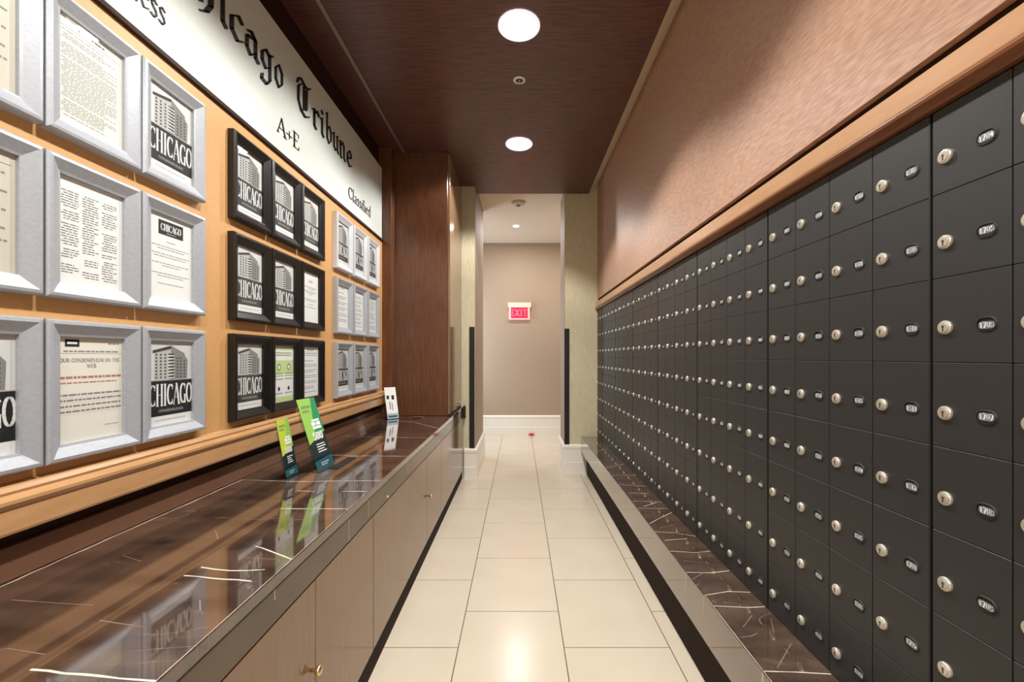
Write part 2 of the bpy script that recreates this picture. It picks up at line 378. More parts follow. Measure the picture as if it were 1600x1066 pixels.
# ceiling of dark veneer panels
ceil = struct(B((-1.2, -4.5, 3.0), (.7405, 4.63, 3.05), 'black'), 'ceiling', label='dark wood veneer ceiling')
cy = [-4.5, -2.06, -.84, .38, 1.6, 2.82, 4.63]
for a, b in zip(cy[:-1], cy[1:]):
    build(B((-.965, a+.001, 2.98), (.74, b-.001, 3.0), 'ceiling_veneer', .001), 'ceiling_panel', ceil)
    build(B((-1.16, a+.001, 2.98), (-.985, b-.001, 3.0), 'ceiling_veneer', .001), 'ceiling_panel', ceil)
o = build(B((-.985, -4.5, 2.974), (-.965, 4.0, 3.0), 'metal_line'), 'ceiling_bead', ceil)
m = MB(); m.prism([(.742, 2.978), (.834, 3.075), (.834, 3.10), (.742, 3.0)], lambda p: (p[0], -4.5, p[1]), lambda p: (p[0], 4.63, p[1]), 'cream_trim')
struct(m, 'trim_1', label='pale sloped crown trim along the right side of the ceiling')
# walls
struct(B((-1.30, -2.4, 0), (-1.16, 5.2, 3.05), 'dark_wood'), 'wall_left', label='dark wall behind the tan display board')
m = MB(); m.prism([(.834, 1.860), (.834, 3.12), (.98, 3.12), (.98, 0), (.88, 0), (.88, 1.860)], lambda p: (p[0], -2.4, p[1]), lambda p: (p[0], 4.63, p[1]), 'wallpaper')
struct(m, 'wall_right', label='textured rose brown wallpaper wall above the mailboxes')
# lobby behind the camera
m = MB(); m.box((-2.6, -2.5, 0), (-1.16, -2.4, 3.05), 'beige_paper'); m.box((.834, -2.5, 0), (2.6, -2.4, 3.05), 'beige_paper')
struct(m, 'wall_lobby', label='beige lobby wall either side of the mail room entry')
struct(B((-2.7, -4.6, 0), (-2.6, -2.4, 3.05), 'beige_paper'), 'wall_lobby_left')
struct(B((2.6, -4.6, 0), (2.7, -2.4, 3.05), 'beige_paper'), 'wall_lobby_right')
struct(B((-2.7, -4.7, 0), (2.7, -4.6, 3.05), 'cream_paper'), 'wall_back')
struct(B((-2.7, -4.6, -.06), (-1.3, -2.4, 0), 'tile'), 'floor_lobby_left')
struct(B((1.0, -4.6, -.06), (2.7, -2.4, 0), 'tile'), 'floor_lobby_right')
struct(B((-1.3, -4.5, -.0014), (1.0, -2.4, 0), 'tile'), 'floor_lobby')
struct(B((-2.7, -4.6, 3.05), (2.7, -2.4, 3.12), 'plaster'), 'ceiling_lobby')
# opening at the end: two wallpapered pillars
PL, PR = 4.43, 4.63
struct(B((-1.2, PL, 0), (-.45, 5.40, 3.05), 'cream_paper'), 'wall_opening_left', label='cream papered pillar left of the far opening')
struct(B((.49, PR, 0), (1.2, 5.10, 3.05), 'cream_paper'), 'wall_opening_right', label='cream papered pillar right of the far opening')
struct(B((-.4502+.0002, PL+.004, .30), (-.446, 5.40, 3.05), 'beige_paper'), 'wall_return_left', label='beige papered inner side of the left pillar')
struct(B((.486, PR+.004, .30), (.49, 5.10, 3.05), 'beige_paper'), 'wall_return_right', label='beige papered inner side of the right pillar')
# far cross passage
struct(B((-2.6, YF, 0), (2.6, YF+.1, 3.12), 'beige_paper'), 'wall_far', label='beige wall at the end of the passage')
struct(B((-1.4, 5.4, 0), (-1.3, YF+.1, 3.12), 'beige_paper'), 'wall_passage_left')
struct(B((2.6, 5.0, 0), (2.7, YF+.1, 3.12), 'beige_paper'), 'wall_passage_right')
m = MB(); m.box((-1.3, 5.3, 0), (-1.2, 5.4, 3.12), 'beige_paper'); m.box((1.2, 5.0, 0), (2.6, 5.1, 3.12), 'beige_paper')
struct(m, 'wall_passage_near')
m = MB(); m.box((-2.7, 5.0, 3.05), (2.7, YF+.1, 3.12), 'plaster'); m.box((-1.3, 4.64, 3.05), (1.3, 5.0, 3.12), 'plaster')
struct(m, 'ceiling_passage', label='pale plaster ceiling of the far passage')
# tall two-step baseboards
def prof(h, t):   # (out, z)
    return [(0, 0), (t*.9, 0), (t*.9, h*.40), (t*.82, h*.415), (t*.82, h*.84), (t*.95, h*.865), (t, h*.9), (t, h*.95), (t*.7, h*.985), (t*.2, h), (0, h)]
def base_y(name, x0, x1, y, h, t, label=None):      # board in front of a wall facing -Y
    m = MB(); m.prism(prof(h, t), lambda p: (x0, y-p[0], p[1]), lambda p: (x1, y-p[0], p[1]), 'white_paint')
    return struct(m, name, label=label)
def base_x(name, y0, y1, x, sgn, h, t, label=None):
    m = MB(); m.prism(prof(h, t), lambda p: (x+sgn*p[0], y0, p[1]), lambda p: (x+sgn*p[0], y1, p[1]), 'white_paint')
    return struct(m, name, label=label)
BT = .028
base_y('baseboard_far', -2.6, 2.6, YF, .315, BT, 'tall white baseboard along the far wall')
base_y('baseboard_opening_left', -.555, -.45+BT, PL, .315, BT, 'white baseboard on the face of the left pillar')
base_y('baseboard_opening_right', .49-BT, .715, PR, .315, BT, 'white baseboard on the face of the right pillar')
base_x('baseboard_return_left', PL, 5.40+BT, -.45, 1, .315, BT, 'white baseboard inside the opening on the left')
base_x('baseboard_return_right', PR, 5.10+BT, .49, -1, .315, BT, 'white baseboard inside the opening on the right')
# black edge strips on the pillars
struct(B((-.505, PL-.010, .315), (-.452, PL, 1.55), 'black', .001), 'trim_2', label='black vertical strip on the left pillar above the baseboard')
struct(B((.482, PR-.010, .315), (.534, PR, 1.545), 'black', .001), 'trim_3', label='black vertical strip on the right pillar above the baseboard')

# ================================================================== DISPLAY BOARD (left)
XB = -1.13
YB0, YB1 = -2.2, 3.59
board = empty('display_board', (XB, YB0, .86), 'tan wall-mounted display board behind all the picture frames', 'board')
def ch(mb, name, par, smooth=False):
    """part built in world coordinates under a thing placed elsewhere"""
    o = mb.mesh(name, smooth); ob = bpy.data.objects.new(name, o); ob.parent = par
    ob.location = (-par.location[0], -par.location[1], -par.location[2]); COL.objects.link(ob); return ob
ch(B((-1.158, YB0, .9705), (XB, YB1, 2.1945), 'tan_paint'), 'panel', board)
m = MB()
pr = [(-1.158, .862), (-1.104, .862), (-1.102, .868), (-1.102, .918), (-1.098, .922), (-1.094, .930), (-1.094, .938), (-1.102, .944), (-1.108, .948), (-1.106, .955), (-1.112, .964), (-1.128, .970), (-1.158, .970)]
m.prism(pr, lambda p: (p[0], YB0, p[1]), lambda p: (p[0], YB1, p[1]), 'moulding_wood')
rl = build(m, 'board_rail'); tag(rl, 'light brown moulded wood rail under the tan display board', 'moulding')
# dark end trim between the board and the tall cabinet
struct(B((-1.16, 3.592, .747), (-1.055, 3.683, 2.98), 'brown_wood', .002), 'trim_4', label='brown wood upright between the display board and the tall cabinet')

# cream sign
sign = empty('newspaper_sign', (XB, YB0, 2.213), 'long cream sign with black gothic Chicago Tribune lettering above the tan display board', 'sign')
ch(B((-1.158, YB0, 2.214), (XB, YB1-.005, 2.80), 'sign_cream', .001), 'sign_panel', sign)
ch(B((-1.158, YB0, 2.195), (-1.118, YB1, 2.213), 'dark_wood', .002), 'bottom_strip', sign)
def letter_obj(polys, par, x=XB, depth=.0025, mat='black_letter', name='letter'):
    # 2d letter coordinates are (Y, z) on a wall facing +X
    m = MB()
    for h in polys: m.prism(h, lambda p: (x, p[0], p[1]), lambda p: (x+depth, p[0], p[1]), mat)
    return ch(m, name, par)
ZB, XH = 2.508, .118
spec = [('C', 1.29, 1.45), ('h', 1.50, 1.615), ('i', 1.635, 1.688), ('c', 1.692, 1.783), ('a', 1.787, 1.888), ('g', 1.895, 1.990), ('o', 2.006, 2.085),
        ('T', 2.214, 2.365), ('r', 2.373, 2.465), ('i', 2.470, 2.525), ('b', 2.540, 2.628), ('u', 2.636, 2.728), ('n', 2.734, 2.834), ('e', 2.846, 2.945)]
for c, y0, y1 in spec:
    adv, st = BL[c]; sx = (y1-y0)/(adv*XH)
    sc = 1.0 if c not in 'TC' else 1.0
    polys = [[(y0+px*XH*sx, ZB+py*XH*sc) for px, py in h] for h in nib_polys(st, .2, 38, .045)]
    letter_obj(polys, sign)
def small_word(txt, y0, y1, zb, size):
    adv = sum(SF[c][0] for c in txt); sx = (y1-y0)/(adv*size); cx = y0
    for c in txt:
        polys = [[(cx+px*size*sx, zb+py*size) for px, py in h] for h in nib_polys(SF[c][1], .11, 20, .04)]
        letter_obj(polys, sign); cx += SF[c][0]*size*sx
small_word('A+E', 2.030, 2.236, 2.303, .078)
small_word('Classified', 2.875, 3.310, 2.303, .078)
small_word('Business', 1.115, 1.392, 2.300, .082)

# ================================================================== PICTURE FRAMES
FW, FH, FB = .254, .345, .040
def frame_mesh(mat):
    # local: x = along wall (Y), y = up, z = out of wall ; centred
    m = MB(); P = [(0, 0), (0, .024), (.004, .029), (.011, .030), (.034, .017), (.040, .015), (.040, .004), (.040, 0)]
    W, H = FW/2, FH/2
    rings = []
    for t, h in P:
        rings.append([(-W+t, -H+t, h), (W-t, -H+t, h), (W-t, H-t, h), (-W+t, H-t, h)])
    vs = [p for r in rings for p in r]; fs = []
    for j in range(len(P)-1):
        for k in range(4):
            k2 = (k+1) % 4; fs.append((j*4+k, j*4+k2, (j+1)*4+k2, (j+1)*4+k))
    m.add(vs, fs, mat); return m.mesh('frame', fix=True)
frame_me = {k: frame_mesh(k) for k in ('silver_frame', 'black_frame', 'pale_frame')}
AW, AH = FW-2*FB+.004, FH-2*FB+.004
m = MB(); m.add([(-AW/2, -AH/2, .0105), (AW/2, -AH/2, .0105), (AW/2, AH/2, .0105), (-AW/2, AH/2, .0105)], [(0, 1, 2, 3)], 'glass'); glass_me = m.mesh('glass')

class Page:
    """flat print, unit coordinates 0..1 both ways, drawn in thin layers"""
    def __init__(s, paper): s.m = MB(); s.k = 0; s.m.box((-AW/2, -AH/2, .003), (AW/2, AH/2, .006), paper)
    def poly(s, pts, mat):
        z = .0061+s.k*.00006
        s.m.add([((x-.5)*AW, (y-.5)*AH, z) for x, y in pts], [tuple(range(len(pts)))], mat)
    def layer(s): s.k += 1
    def rect(s, x0, y0, x1, y1, mat): s.poly([(x0, y0), (x1, y0), (x1, y1), (x0, y1)], mat)
    def line(s, x0, x1, y, h, mat='ink_soft', words=True):
        x = x0
        while x < x1-.01:
            wd = random.uniform(.03, .11) if words else x1-x
            s.rect(x, y, min(x+wd, x1), y+h, mat); x += wd+.014
    def text(s, txt, x, y, size, width, mat, w_=.2, t=.05):
        # size relative to page height, width relative to page width
        k = AW/AH
        for h in text_polys(txt, 0, 0, size, w_=w_, t=t, width=width/k*1.0): 
            s.poly([(x+px*k, y+py) for px, py in h], mat)
    def mesh(s): return s.m.mesh('print', fix=False)
def tower(p, x0, x1, y0, y1):
    """balconied condominium tower seen from below"""
    w_, h = x1-x0, y1-y0; X = lambda a: x0+a*w_; Y = lambda a: y0+a*h
    p.poly([(X(.03), Y(0)), (X(.50), Y(0)), (X(.50), Y(.98)), (X(.05), Y(.84))], 'ph_light')
    p.poly([(X(.50), Y(0)), (X(.97), Y(0)), (X(.99), Y(.62)), (X(.86), Y(.80)), (X(.50), Y(.98))], 'ph_mid')
    p.layer()
    p.poly([(X(0), Y(.80)), (X(.50), Y(.93)), (X(.50), Y(1.02)), (X(0), Y(.88))], 'ph_dark')
    p.poly([(X(.50), Y(.93)), (X(.90), Y(.74)), (X(.90), Y(.81)), (X(.50), Y(1.02))], 'ph_mid')
    n = 9
    for i in range(n):
        y = .02+i*.088; d = .012*i
        for j, xx in enumerate((.07, .19, .31)):
            p.rect(X(xx), Y(y+.02), X(xx+.05), Y(y+.062), 'ph_dark')
        p.rect(X(.40), Y(y+.01), X(.60), Y(y+.03), 'paper'); p.rect(X(.42), Y(y+.035), X(.58), Y(y+.075), 'ph_dark')
        for xx in (.66, .76, .87):
            if y < .72-(xx-.6)*.5: p.rect(X(xx), Y(y+.015), X(xx+.045), Y(y+.055), 'ph_dark')
def poster(band='ink'):
    p = Page('paper'); p.layer(); p.rect(0, .50, 1, 1, 'ph_sky'); p.layer()
    tower(p, .10, .90, .50, .93); p.layer(); p.layer()
    p.rect(0, .115, 1, .525, band); p.rect(0, .525, 1, .535, 'ph_light'); p.layer()
    p.text('CHICAGO', .02, .23, .255, .98, 'paper', w_=.19, t=.022)
    p.text('CONDOMINIUMS', .22, .158, .030, .56, 'ph_light', w_=.12, t=.09)
    p.line(.15, .85, .06, .012, 'ph_light')
    return p.mesh()
def doc(paper='paper_cream', n=30, cols=1, head=True, sparse=False, mat='ink_soft'):
    p = Page(paper); p.layer()
    if head: p.line(.3, .7, .93, .014, 'ink'); p.line(.06, .94, .895, .004, 'ink', False)
    y = .86; st = .8/n
    for i in range(n):
        if sparse and i % 3 == 2: y -= st; continue
        for c in range(cols):
            a = .07+c*(.88/cols); b = a+(.88/cols)-.05
            if random.random() < .12: y0 = 0
            else: p.line(a+random.choice((0, 0, .03)), b-random.choice((0, .02, .2))*1.0/cols, y, st*.38, mat)
        y -= st
    return p.mesh()
def letterhead():
    p = Page('paper'); p.layer(); p.rect(.22, .76, .78, .93, 'ink'); p.layer()
    p.text('CHICAGO', .27, .81, .085, .46, 'paper', w_=.24, t=.04); p.line(.4, .6, .782, .008, 'ph_light')
    for y, a, b in ((.68, .40, .60), (.62, .08, .92), (.59, .2, .8), (.53, .08, .92), (.50, .12, .86), (.42, .08, .92), (.39, .3, .7), (.30, .08, .92), (.27, .2, .8), (.18, .2, .8)):
        p.line(a, b, y, .009)
    return p.mesh()
def web_notice():
    p = Page('paper_cream'); p.layer()
    p.rect(.12, .90, .32, .97, 'ink'); p.line(.76, .94, .93, .014); p.line(.1, .92, .85, .014, 'ink_soft'); p.line(.0, 1, .835, .004, 'ink_soft', False)
    p.layer(); p.rect(.15, .925, .29, .945, 'paper')
    p.text('OUR CONDOMINIUM ON THE', .05, .755, .036, .9, 'ink_soft', w_=.16, t=.07)
    p.text('WEB', .43, .70, .036, .14, 'ink_soft', w_=.16, t=.07)
    p.line(.03, .97, .60, .022, 'ink_red'); p.line(.03, .9, .555, .012, 'ink_red')
    for y in (.44, .39, .335, .285): p.line(.02, .97, y, .017, 'ink_soft'); p.line(.02, .97, y-.02, .006, 'ph_sky')
    p.line(.7, .95, .12, .006)
    return p.mesh()
def notice():
    p = Page('paper'); p.layer(); p.text('STOP', .36, .80, .05, .28, 'ink_soft')
    for y, a, b in ((.70, .12, .88), (.67, .3, .8), (.62, .1, .9), (.59, .2, .75), (.56, .35, .6), (.46, .12, .88), (.43, .2, .8), (.36, .3, .7), (.30, .15, .85)): p.line(a, b, y, .013)
    return p.mesh()
def green_notice():
    p = Page('paper'); p.layer(); p.rect(0, 0, 1, .10, 'soft_green'); p.rect(0, .92, 1, 1, 'soft_green'); p.rect(.02, .50, .98, .74, 'soft_green'); p.layer()
    for y in (.86, .82): p.line(.12, .88, y, .02, 'ink_green')
    for cx in (.26, .74):
        for cyy, r in ((.62, .085), (.24, .05)):
            c = [(cx+r*math.cos(a*PI/8)*1.1, cyy+r*.75*math.sin(a*PI/8)) for a in range(16)]
            p.poly(c, 'ink_green' if cyy > .5 else 'ink')
    p.layer()
    for cx in (.26, .74):
        c = [(cx+.05*math.cos(a*PI/8)*1.1, .62+.05*.7*math.sin(a*PI/8)) for a in range(16)]; p.poly(c, 'paper')
        p.line(cx-.2, cx+.2, .50, .02, 'ink_green'); p.line(cx-.2, cx+.2, .46, .016, 'ink_green'); p.line(cx-.2, cx+.2, .40, .02, 'ink_green'); p.line(cx-.18, cx+.18, .15, .02, 'ink_soft')
    return p.mesh()
posterA, posterHazed = poster('ink'), poster('ph_dark')  # second poster: greyer band, haze painted into the print
dense, dense2 = doc(n=46, mat='ink_mid'), doc('paper', 34, 3, False, mat='ink_mid')
plain, sparse1, sparse2, sparse3 = doc('paper_grey', 16, 1, True, True), doc('paper', 18, 1, True, True), doc('paper', 22, 1, False, True), doc('paper', 20, 1, True, False)
rules = doc('paper', 22, 1, True, True, 'ink_soft'); lh, web, stop, green = letterhead(), web_notice(), notice(), green_notice()
rowz = [1.7900, 1.3920, .9940]
def hang(y0, row, fm, pg, label, group):
    zc = rowz[row]+FH/2
    e = empty('picture_frame', (XB, y0+FW/2, zc), label, 'picture frame', group, (PI/2, 0, PI/2))
    link('frame', frame_me[fm], e); link('print', pg, e); link('glass', glass_me, e)
G1, G2, G3 = 'wide silver frames at the near end of the board', 'black frames in the middle of the board', 'silver frames at the far end of the board'
near = [.757, 1.0175, 1.279]
tab = [[(plain, 'silver frame cut by the picture edge, a pale page in the top row'), (dense, 'silver frame with a cream page of dense small print, top row'), (posterA, 'silver frame with Chicago tower poster, top row, last before the bare tan gap')],
       [(plain, 'silver frame with a ruled cream letter, middle row at the picture edge'), (dense2, 'silver frame with a page of small print in columns, middle row'), (lh, 'silver frame with a white letter under a small black Chicago logo box')],
       [(posterA, 'silver frame at the picture edge, bottom row, showing the end of the word Chicago'), (web, 'silver frame with a cream notice headed our condominium on the web'), (posterA, 'silver frame with a Chicago tower poster, right of the web notice')]]
for r in range(3):
    for c in range(3): hang(near[c], r, 'silver_frame', tab[r][c][0], tab[r][c][1], G1)
mid = [1.687, 1.953, 2.220]
tab = [[(posterHazed, 'black frame with tower poster, top row, nearest of the three'), (posterHazed, 'black frame with tower poster, top row, middle of the three'), (posterHazed, 'black frame with tower poster, top row, farthest of the three')],
       [(posterHazed, 'black frame with tower poster, middle row, nearest of the row'), (posterHazed, 'black frame with tower poster, middle row, beside the white text notice'), (stop, 'black frame with a white centred text notice, middle row')],
       [(posterHazed, 'black frame with tower poster, bottom row, left of the green notice'), (green, 'black frame with a pale green recycling notice, bottom row behind the leaflet'), (rules, 'black frame with a white page of spaced text lines, bottom row beside the green notice')]]
for r in range(3):
    for c in range(3): hang(mid[c], r, 'black_frame', tab[r][c][0], tab[r][c][1], G2)
far = [2.641, 2.917, 3.192]
pos = ['nearest', 'middle', 'farthest']
for r in range(3):
    for c in range(3):
        if r == 1: pg = (sparse1, sparse2, sparse3)[c]; lb = 'small-looking silver frame with a text page, middle row of the far group, %s of three' % pos[c]
        else: pg = posterHazed; lb = '%s frame with tower poster, %s row of the far group, %s of three' % ('pale silver' if r == 0 else 'grey silver', 'top' if r == 0 else 'bottom', pos[c])
        hang(far[c], r, 'pale_frame' if r == 0 else 'silver_frame', pg, lb, G3)

# ================================================================== COUNTER (left)
CX, CZ = -.56, .746
Y0C, Y1C = -2.2, 4.42
counter = empty('counter_cabinet', (CX, Y0C, 0), 'long low counter cabinet with glossy brown doors along the left side', 'cabinet')
ch(B((-1.158, Y0C, .10), (-.583, Y1C, .634), 'dark_wood'), 'body', counter)
ch(B((-1.158, Y0C, 0), (-.580, Y1C, .10), 'toe'), 'toe_kick', counter)
def vein_ribbon(m, pts, z, wd, up, mat='vein'):
    """thin inlaid vein along pts in plane; up='z' (top) or 'x' (front face at x)"""
    L = []; R = []
    out = []
    for (x0, y0), (x1, y1) in zip(pts[:-1], pts[1:]):
        n = max(2, int(math.hypot(x1-x0, y1-y0)/.03))
        for i in range(n): out.append((x0+(x1-x0)*i/n, y0+(y1-y0)*i/n))
    out.append(pts[-1])
    for i, (x, y) in enumerate(out):
        a = out[max(i-1, 0)]; b = out[min(i+1, len(out)-1)]; d = math.hypot(b[0]-a[0], b[1]-a[1]) or 1
        nx, ny = -(b[1]-a[1])/d, (b[0]-a[0])/d; j = random.uniform(-.0018, .0018) if wd > .003 else 0; ww = wd*random.uniform(.5, 1.2)
        if i in (0, len(out)-1): j = 0
        L.append((x+nx*(ww/2+j), y+ny*(ww/2+j))); R.append((x-nx*(ww/2-j), y-ny*(ww/2-j)))
    n = len(L); P = L+R
    if up == 'z': vs = [(x, y, z) for x, y in P]
    else: vs = [(z, x, y) for x, y in P]
    m.add(vs, [(i, i+1, n+i+1, n+i) for i in range(n-1)], mat)
top = empty('stone_countertop', (CX, Y0C, .716), 'polished dark brown marble countertop with white veins, on the left cabinet', 'countertop')
m = MB(); m.box((-1.158, Y0C, .716), (CX, Y1C, CZ), 'marble', .002)
zt = CZ+.00025
for pts in ([(-1.13, 1.775), (-.90, 1.752), (-.562, 1.765)], [(-.79, 1.44), (-.562, 1.437)], [(-.83, 1.63), (-.76, 1.622)], [(-.66, 1.624), (-.562, 1.622)],
            [(-.97, 2.225), (-.8, 2.20), (-.562, 2.195)], [(-1.09, 2.74), (-.8, 2.71), (-.562, 2.68)], [(-1.03, 3.43), (-.8, 3.33), (-.562, 3.04)],
            [(-.76, 1.04), (-.68, 1.022), (-.60, 1.028)], [(-.77, 1.00), (-.60, .975)], [(-.70, 1.155), (-.65, 1.13), (-.562, 1.078)], [(-.786, .70), (-.562, .675)],
            [(-1.0, .35), (-.57, .3)], [(-1.1, -.2), (-.57, -.1)], [(-1.1, -.8), (-.57, -.9)]):
    vein_ribbon(m, pts, zt, .0042, 'z')
for pts in ([(-.95, 1.36), (-.80, 1.345), (-.70, 1.355)], [(-.88, 1.26), (-.83, 1.20)], [(-1.05, .90), (-.86, .88)], [(-.80, .83), (-.70, .81)], [(-.70, 1.09), (-.60, 1.08)],
            [(-1.02, 2.0), (-.9, 2.02)], [(-1.0, 2.9), (-.82, 2.93)], [(-.75, 1.33), (-.66, 1.345)], [(-1.0, 1.10), (-.93, 1.07)], [(-1.02, .72), (-.88, .75), (-.80, .735)], [(-.66, .90), (-.63, .86)], [(-.9, 1.5), (-.78, 1.52)]):
    vein_ribbon(m, pts, zt, .0022, 'z', 'vein_faint')
vein_ribbon(m, [(-1.136, -.5), (-1.134, .8), (-1.13, 1.775)], zt, .0035, 'z')
vein_ribbon(m, [(-.5635, -2.0), (-.5635, 1.6)], zt, .0012, 'z')
ch(m, 'slab', top)
m = MB(); m.box((-.583, Y0C, .637), (CX-.002, Y1C, .714), 'marble_face', .001)
for yy, z1 in ((1.437, .642), (1.622, .655), (.675, .640), (2.195, .66), (2.68, .66), (1.0, .69)):
    vein_ribbon(m, [(yy, .713), (yy+.002, z1)], CX-.0018, .003, 'x')
ch(m, 'apron', counter)
ch(B((-1.158, Y0C, .7465), (-1.143, 3.59, .822), 'backsplash', .001), 'backsplash', top)
ch(B((CX+.0005, 4.345, .63), (-.538, 4.40, .752), 'black', .002), 'end_gap_shade', counter)  # black block stands in for the shadowed gap at the counter's end
def cab_door(y0, y1, knob=None, kz=.40, gap=.004):
    d = ch(B((-.583, y0+gap/2, .112), (-.5635, y1-gap/2, .632), 'door_veneer', .0012), 'door', counter)
    if knob:
        k = MB(); k.lathe([(.005, 0), (.005, .010), (.010, .014), (.0135, .020), (.012, .027), (.006, .030)], (-.5635, knob, kz), (1, 0, 0), 'brass', 20)
        o = bpy.data.objects.new('knob', k.mesh('knob', True)); o.parent = d; COL.objects.link(o)
cab_door(-2.19, -1.685); cab_door(-1.685, -.725); cab_door(-.725, -.24); cab_door(-.24, .24); cab_door(.24, .725)
cab_door(.725, 1.205, 1.178, gap=.001); cab_door(1.205, 1.685, gap=.006); cab_door(1.685, 2.663, None, gap=.006); cab_door(2.663, 3.155, 2.688, .388); cab_door(3.155, 4.40)
k = MB(); k.lathe([(.006, 0), (.006, .003), (.003, .005)], (CX-.002, 1.863, .648), (1, 0, 0), 'nickel', 14); ch(k, 'lock', counter)
# flush mail slots in the countertop
def slot(x0, x1, y0, y1, label):
    e = empty('letter_slot', ((x0+x1)/2, (y0+y1)/2, CZ+.0005), label, 'slot', 'letter slots in the countertop')
    m = MB(); hx, hy = (x1-x0)/2, (y1-y0)/2
    m.box((-hx, -hy, 0), (hx, hy, .0016), 'black', .0005); build(m, 'plate', e)
    m = MB(); m.box((-hx-.003, hy, 0), (hx+.003, hy+.003, .004), 'nickel'); build(m, 'rim', e)
slot(-.853, -.808, 1.95, 2.17, 'long black slot cut in the countertop beside the green leaflets')
slot(-.865, -.80, 3.49, 3.60, 'small dark slot in the countertop in front of the tall cabinet')
# tall cabinet at the far left
tc_ = empty('tall_cabinet', (-.86, 4.0, .747), 'tall brown wood cabinet standing on the far end of the countertop', 'cabinet')
ch(B((-1.158, 3.685, .7475), (-.605, 4.425, 2.979), 'brown_wood', .002), 'body', tc_)
d = ch(B((-.604, 3.690, .760), (-.585, 4.42, 2.97), 'door_veneer', .0015), 'door', tc_)
k = MB(); k.lathe([(.005, 0), (.005, .008), (.011, .013), (.010, .022), (.005, .024)], (-.585, 4.21, .80), (1, 0, 0), 'nickel', 18)
o = bpy.data.objects.new('knob', k.mesh('knob', True)); o.parent = d; COL.objects.link(o)

# ================================================================== LEAFLETS
def leaflet(name, base_l, base_r, top_l, kind, label, holder_label):
    """leaflet leaning back in a clear stand; corners in world space"""
    bl, br, tl = Vector(base_l), Vector(base_r), Vector(top_l)
    ux = (br-bl); wdt = ux.length; ux.normalize(); uy = (tl-bl); uy -= ux*uy.dot(ux); hgt = uy.length; uy.normalize(); nz = ux.cross(uy)
    th = .0016
    def P(a, b, c=0): return bl+ux*(a*wdt)+uy*(b*hgt)+nz*c
    cen = (bl+br)/2
    e = empty(name, cen, label, 'leaflet', 'leaflets on the countertop')
    def part(quads, nm, thick=0):
        m = MB()
        for pts, mat, lift in quads:
            if thick:
                m.prism(pts, lambda p: P(p[0], p[1], 0)-cen, lambda p: P(p[0], p[1], thick)-cen, mat)
            else:
                m.add([P(x, y, th+lift)-cen for x, y in pts], [tuple(range(len(pts)))], mat)
        return build(m, nm, e, fix=bool(thick))
    R = lambda x0, y0, x1, y1: [(x0, y0), (x1, y0), (x1, y1), (x0, y1)]
    q = []
    if kind == 'white':
        part([(R(0, 0, 1, 1), 'paper', 0)], 'card', th)
        q += [(R(.02, .01, .98, .99), 'paper', .0001), (R(.12, .62, .34, .74), 'ink', .0003), (R(.55, .60, .78, .74), 'ink', .0003), (R(.3, .30, .4, .55), 'ink_soft', .0003), (R(.5, .25, .58, .5), 'ink_soft', .0003), (R(.1, .04, .9, .1), 'leaf_blue', .0003)]
    else:
        part([(R(0, 0, 1, 1), 'leaf_dark', 0)], 'card', th)
        a, b = ('leaf_lime', 'leaf_teal') if kind == 'teal' else ('leaf_yellow', 'leaf_lime')
        q += [([(0, .36), (1, .50), (1, 1), (0, 1)], a, .0002), ([(.45, .5), (1, .52), (1, 1), (.75, 1)], b, .0003)]
        q += [(R(.12, .86, .62, .90), 'ink_green', .0005), (R(.12, .80, .5, .835), 'ink_green', .0005)]
        for x0, y0, x1, y1 in ((.46, .66, .88, .69), (.40, .60, .62, .65), (.66, .60, .9, .65), (.42, .55, .9, .59)): q.append((R(x0, y0, x1, y1), 'paper', .0006))
        for h in text_polys('500', .30, .40, .11, w_=.26, t=.10, width=.55): q.append((h, 'paper', .0006))
        for y in (.33, .295, .26, .225): q.append((R(.34, y, .34+random.uniform(.3, .5), y+.013), 'paper', .0006))
        q += [([(0, 0), (1, 0), (1, .15), (0, .12)], 'leaf_blue', .0003), (R(.3, .07, .75, .085), 'paper', .0006), (R(.3, .04, .65, .055), 'paper', .0006)]
    part(q, 'print')
    # clear acrylic stand: back plate, foot and low front lip, touching the counter
    h = empty('leaflet_stand', cen, holder_label, 'stand', 'clear leaflet stands')
    m = MB(); ex = .06
    m.prism(R(-ex, 0, 1+ex, .80), lambda p: P(p[0], p[1], -.002)-cen, lambda p: P(p[0], p[1], -.005)-cen, 'acrylic'); build(m, 'back_plate', h)
    m = MB(); m.prism(R(-ex, 0, 1+ex, .17), lambda p: P(p[0], p[1], .004)-cen, lambda p: P(p[0], p[1], .0065)-cen, 'acrylic'); build(m, 'front_lip', h)
    m = MB(); nn = Vector((nz.x, nz.y, 0)).normalized()
    a0 = P(-ex, 0)-cen-nn*.07; a1 = P(1+ex, 0)-cen-nn*.07; a2 = P(1+ex, 0)-cen+nn*.014; a3 = P(-ex, 0)-cen+nn*.014
    vs = [Vector((p.x, p.y, zz)) for zz in (CZ+.0006-cen.z, CZ+.0032-cen.z) for p in (a0, a1, a2, a3)]
    m.add(vs, [(0, 3, 2, 1), (4, 5, 6, 7), (0, 1, 5, 4), (1, 2, 6, 5), (2, 3, 7, 6), (3, 0, 4, 7)], 'acrylic'); build(m, 'foot', h)
zl = CZ+.0045
leaflet('leaflet', (-.877, 1.893, zl), (-.866, 2.035, zl), (-.977, 1.885, 1.058), 'teal', 'taller green and teal leaflet with white figures leaning in a stand', 'clear acrylic stand holding the taller green leaflet')
leaflet('leaflet', (-.958, 1.790, zl), (-.952, 1.873, zl), (-1.005, 1.780, .985), 'lime', 'shorter yellow-green leaflet standing left of the taller green one', 'clear acrylic stand holding the shorter yellow-green leaflet')
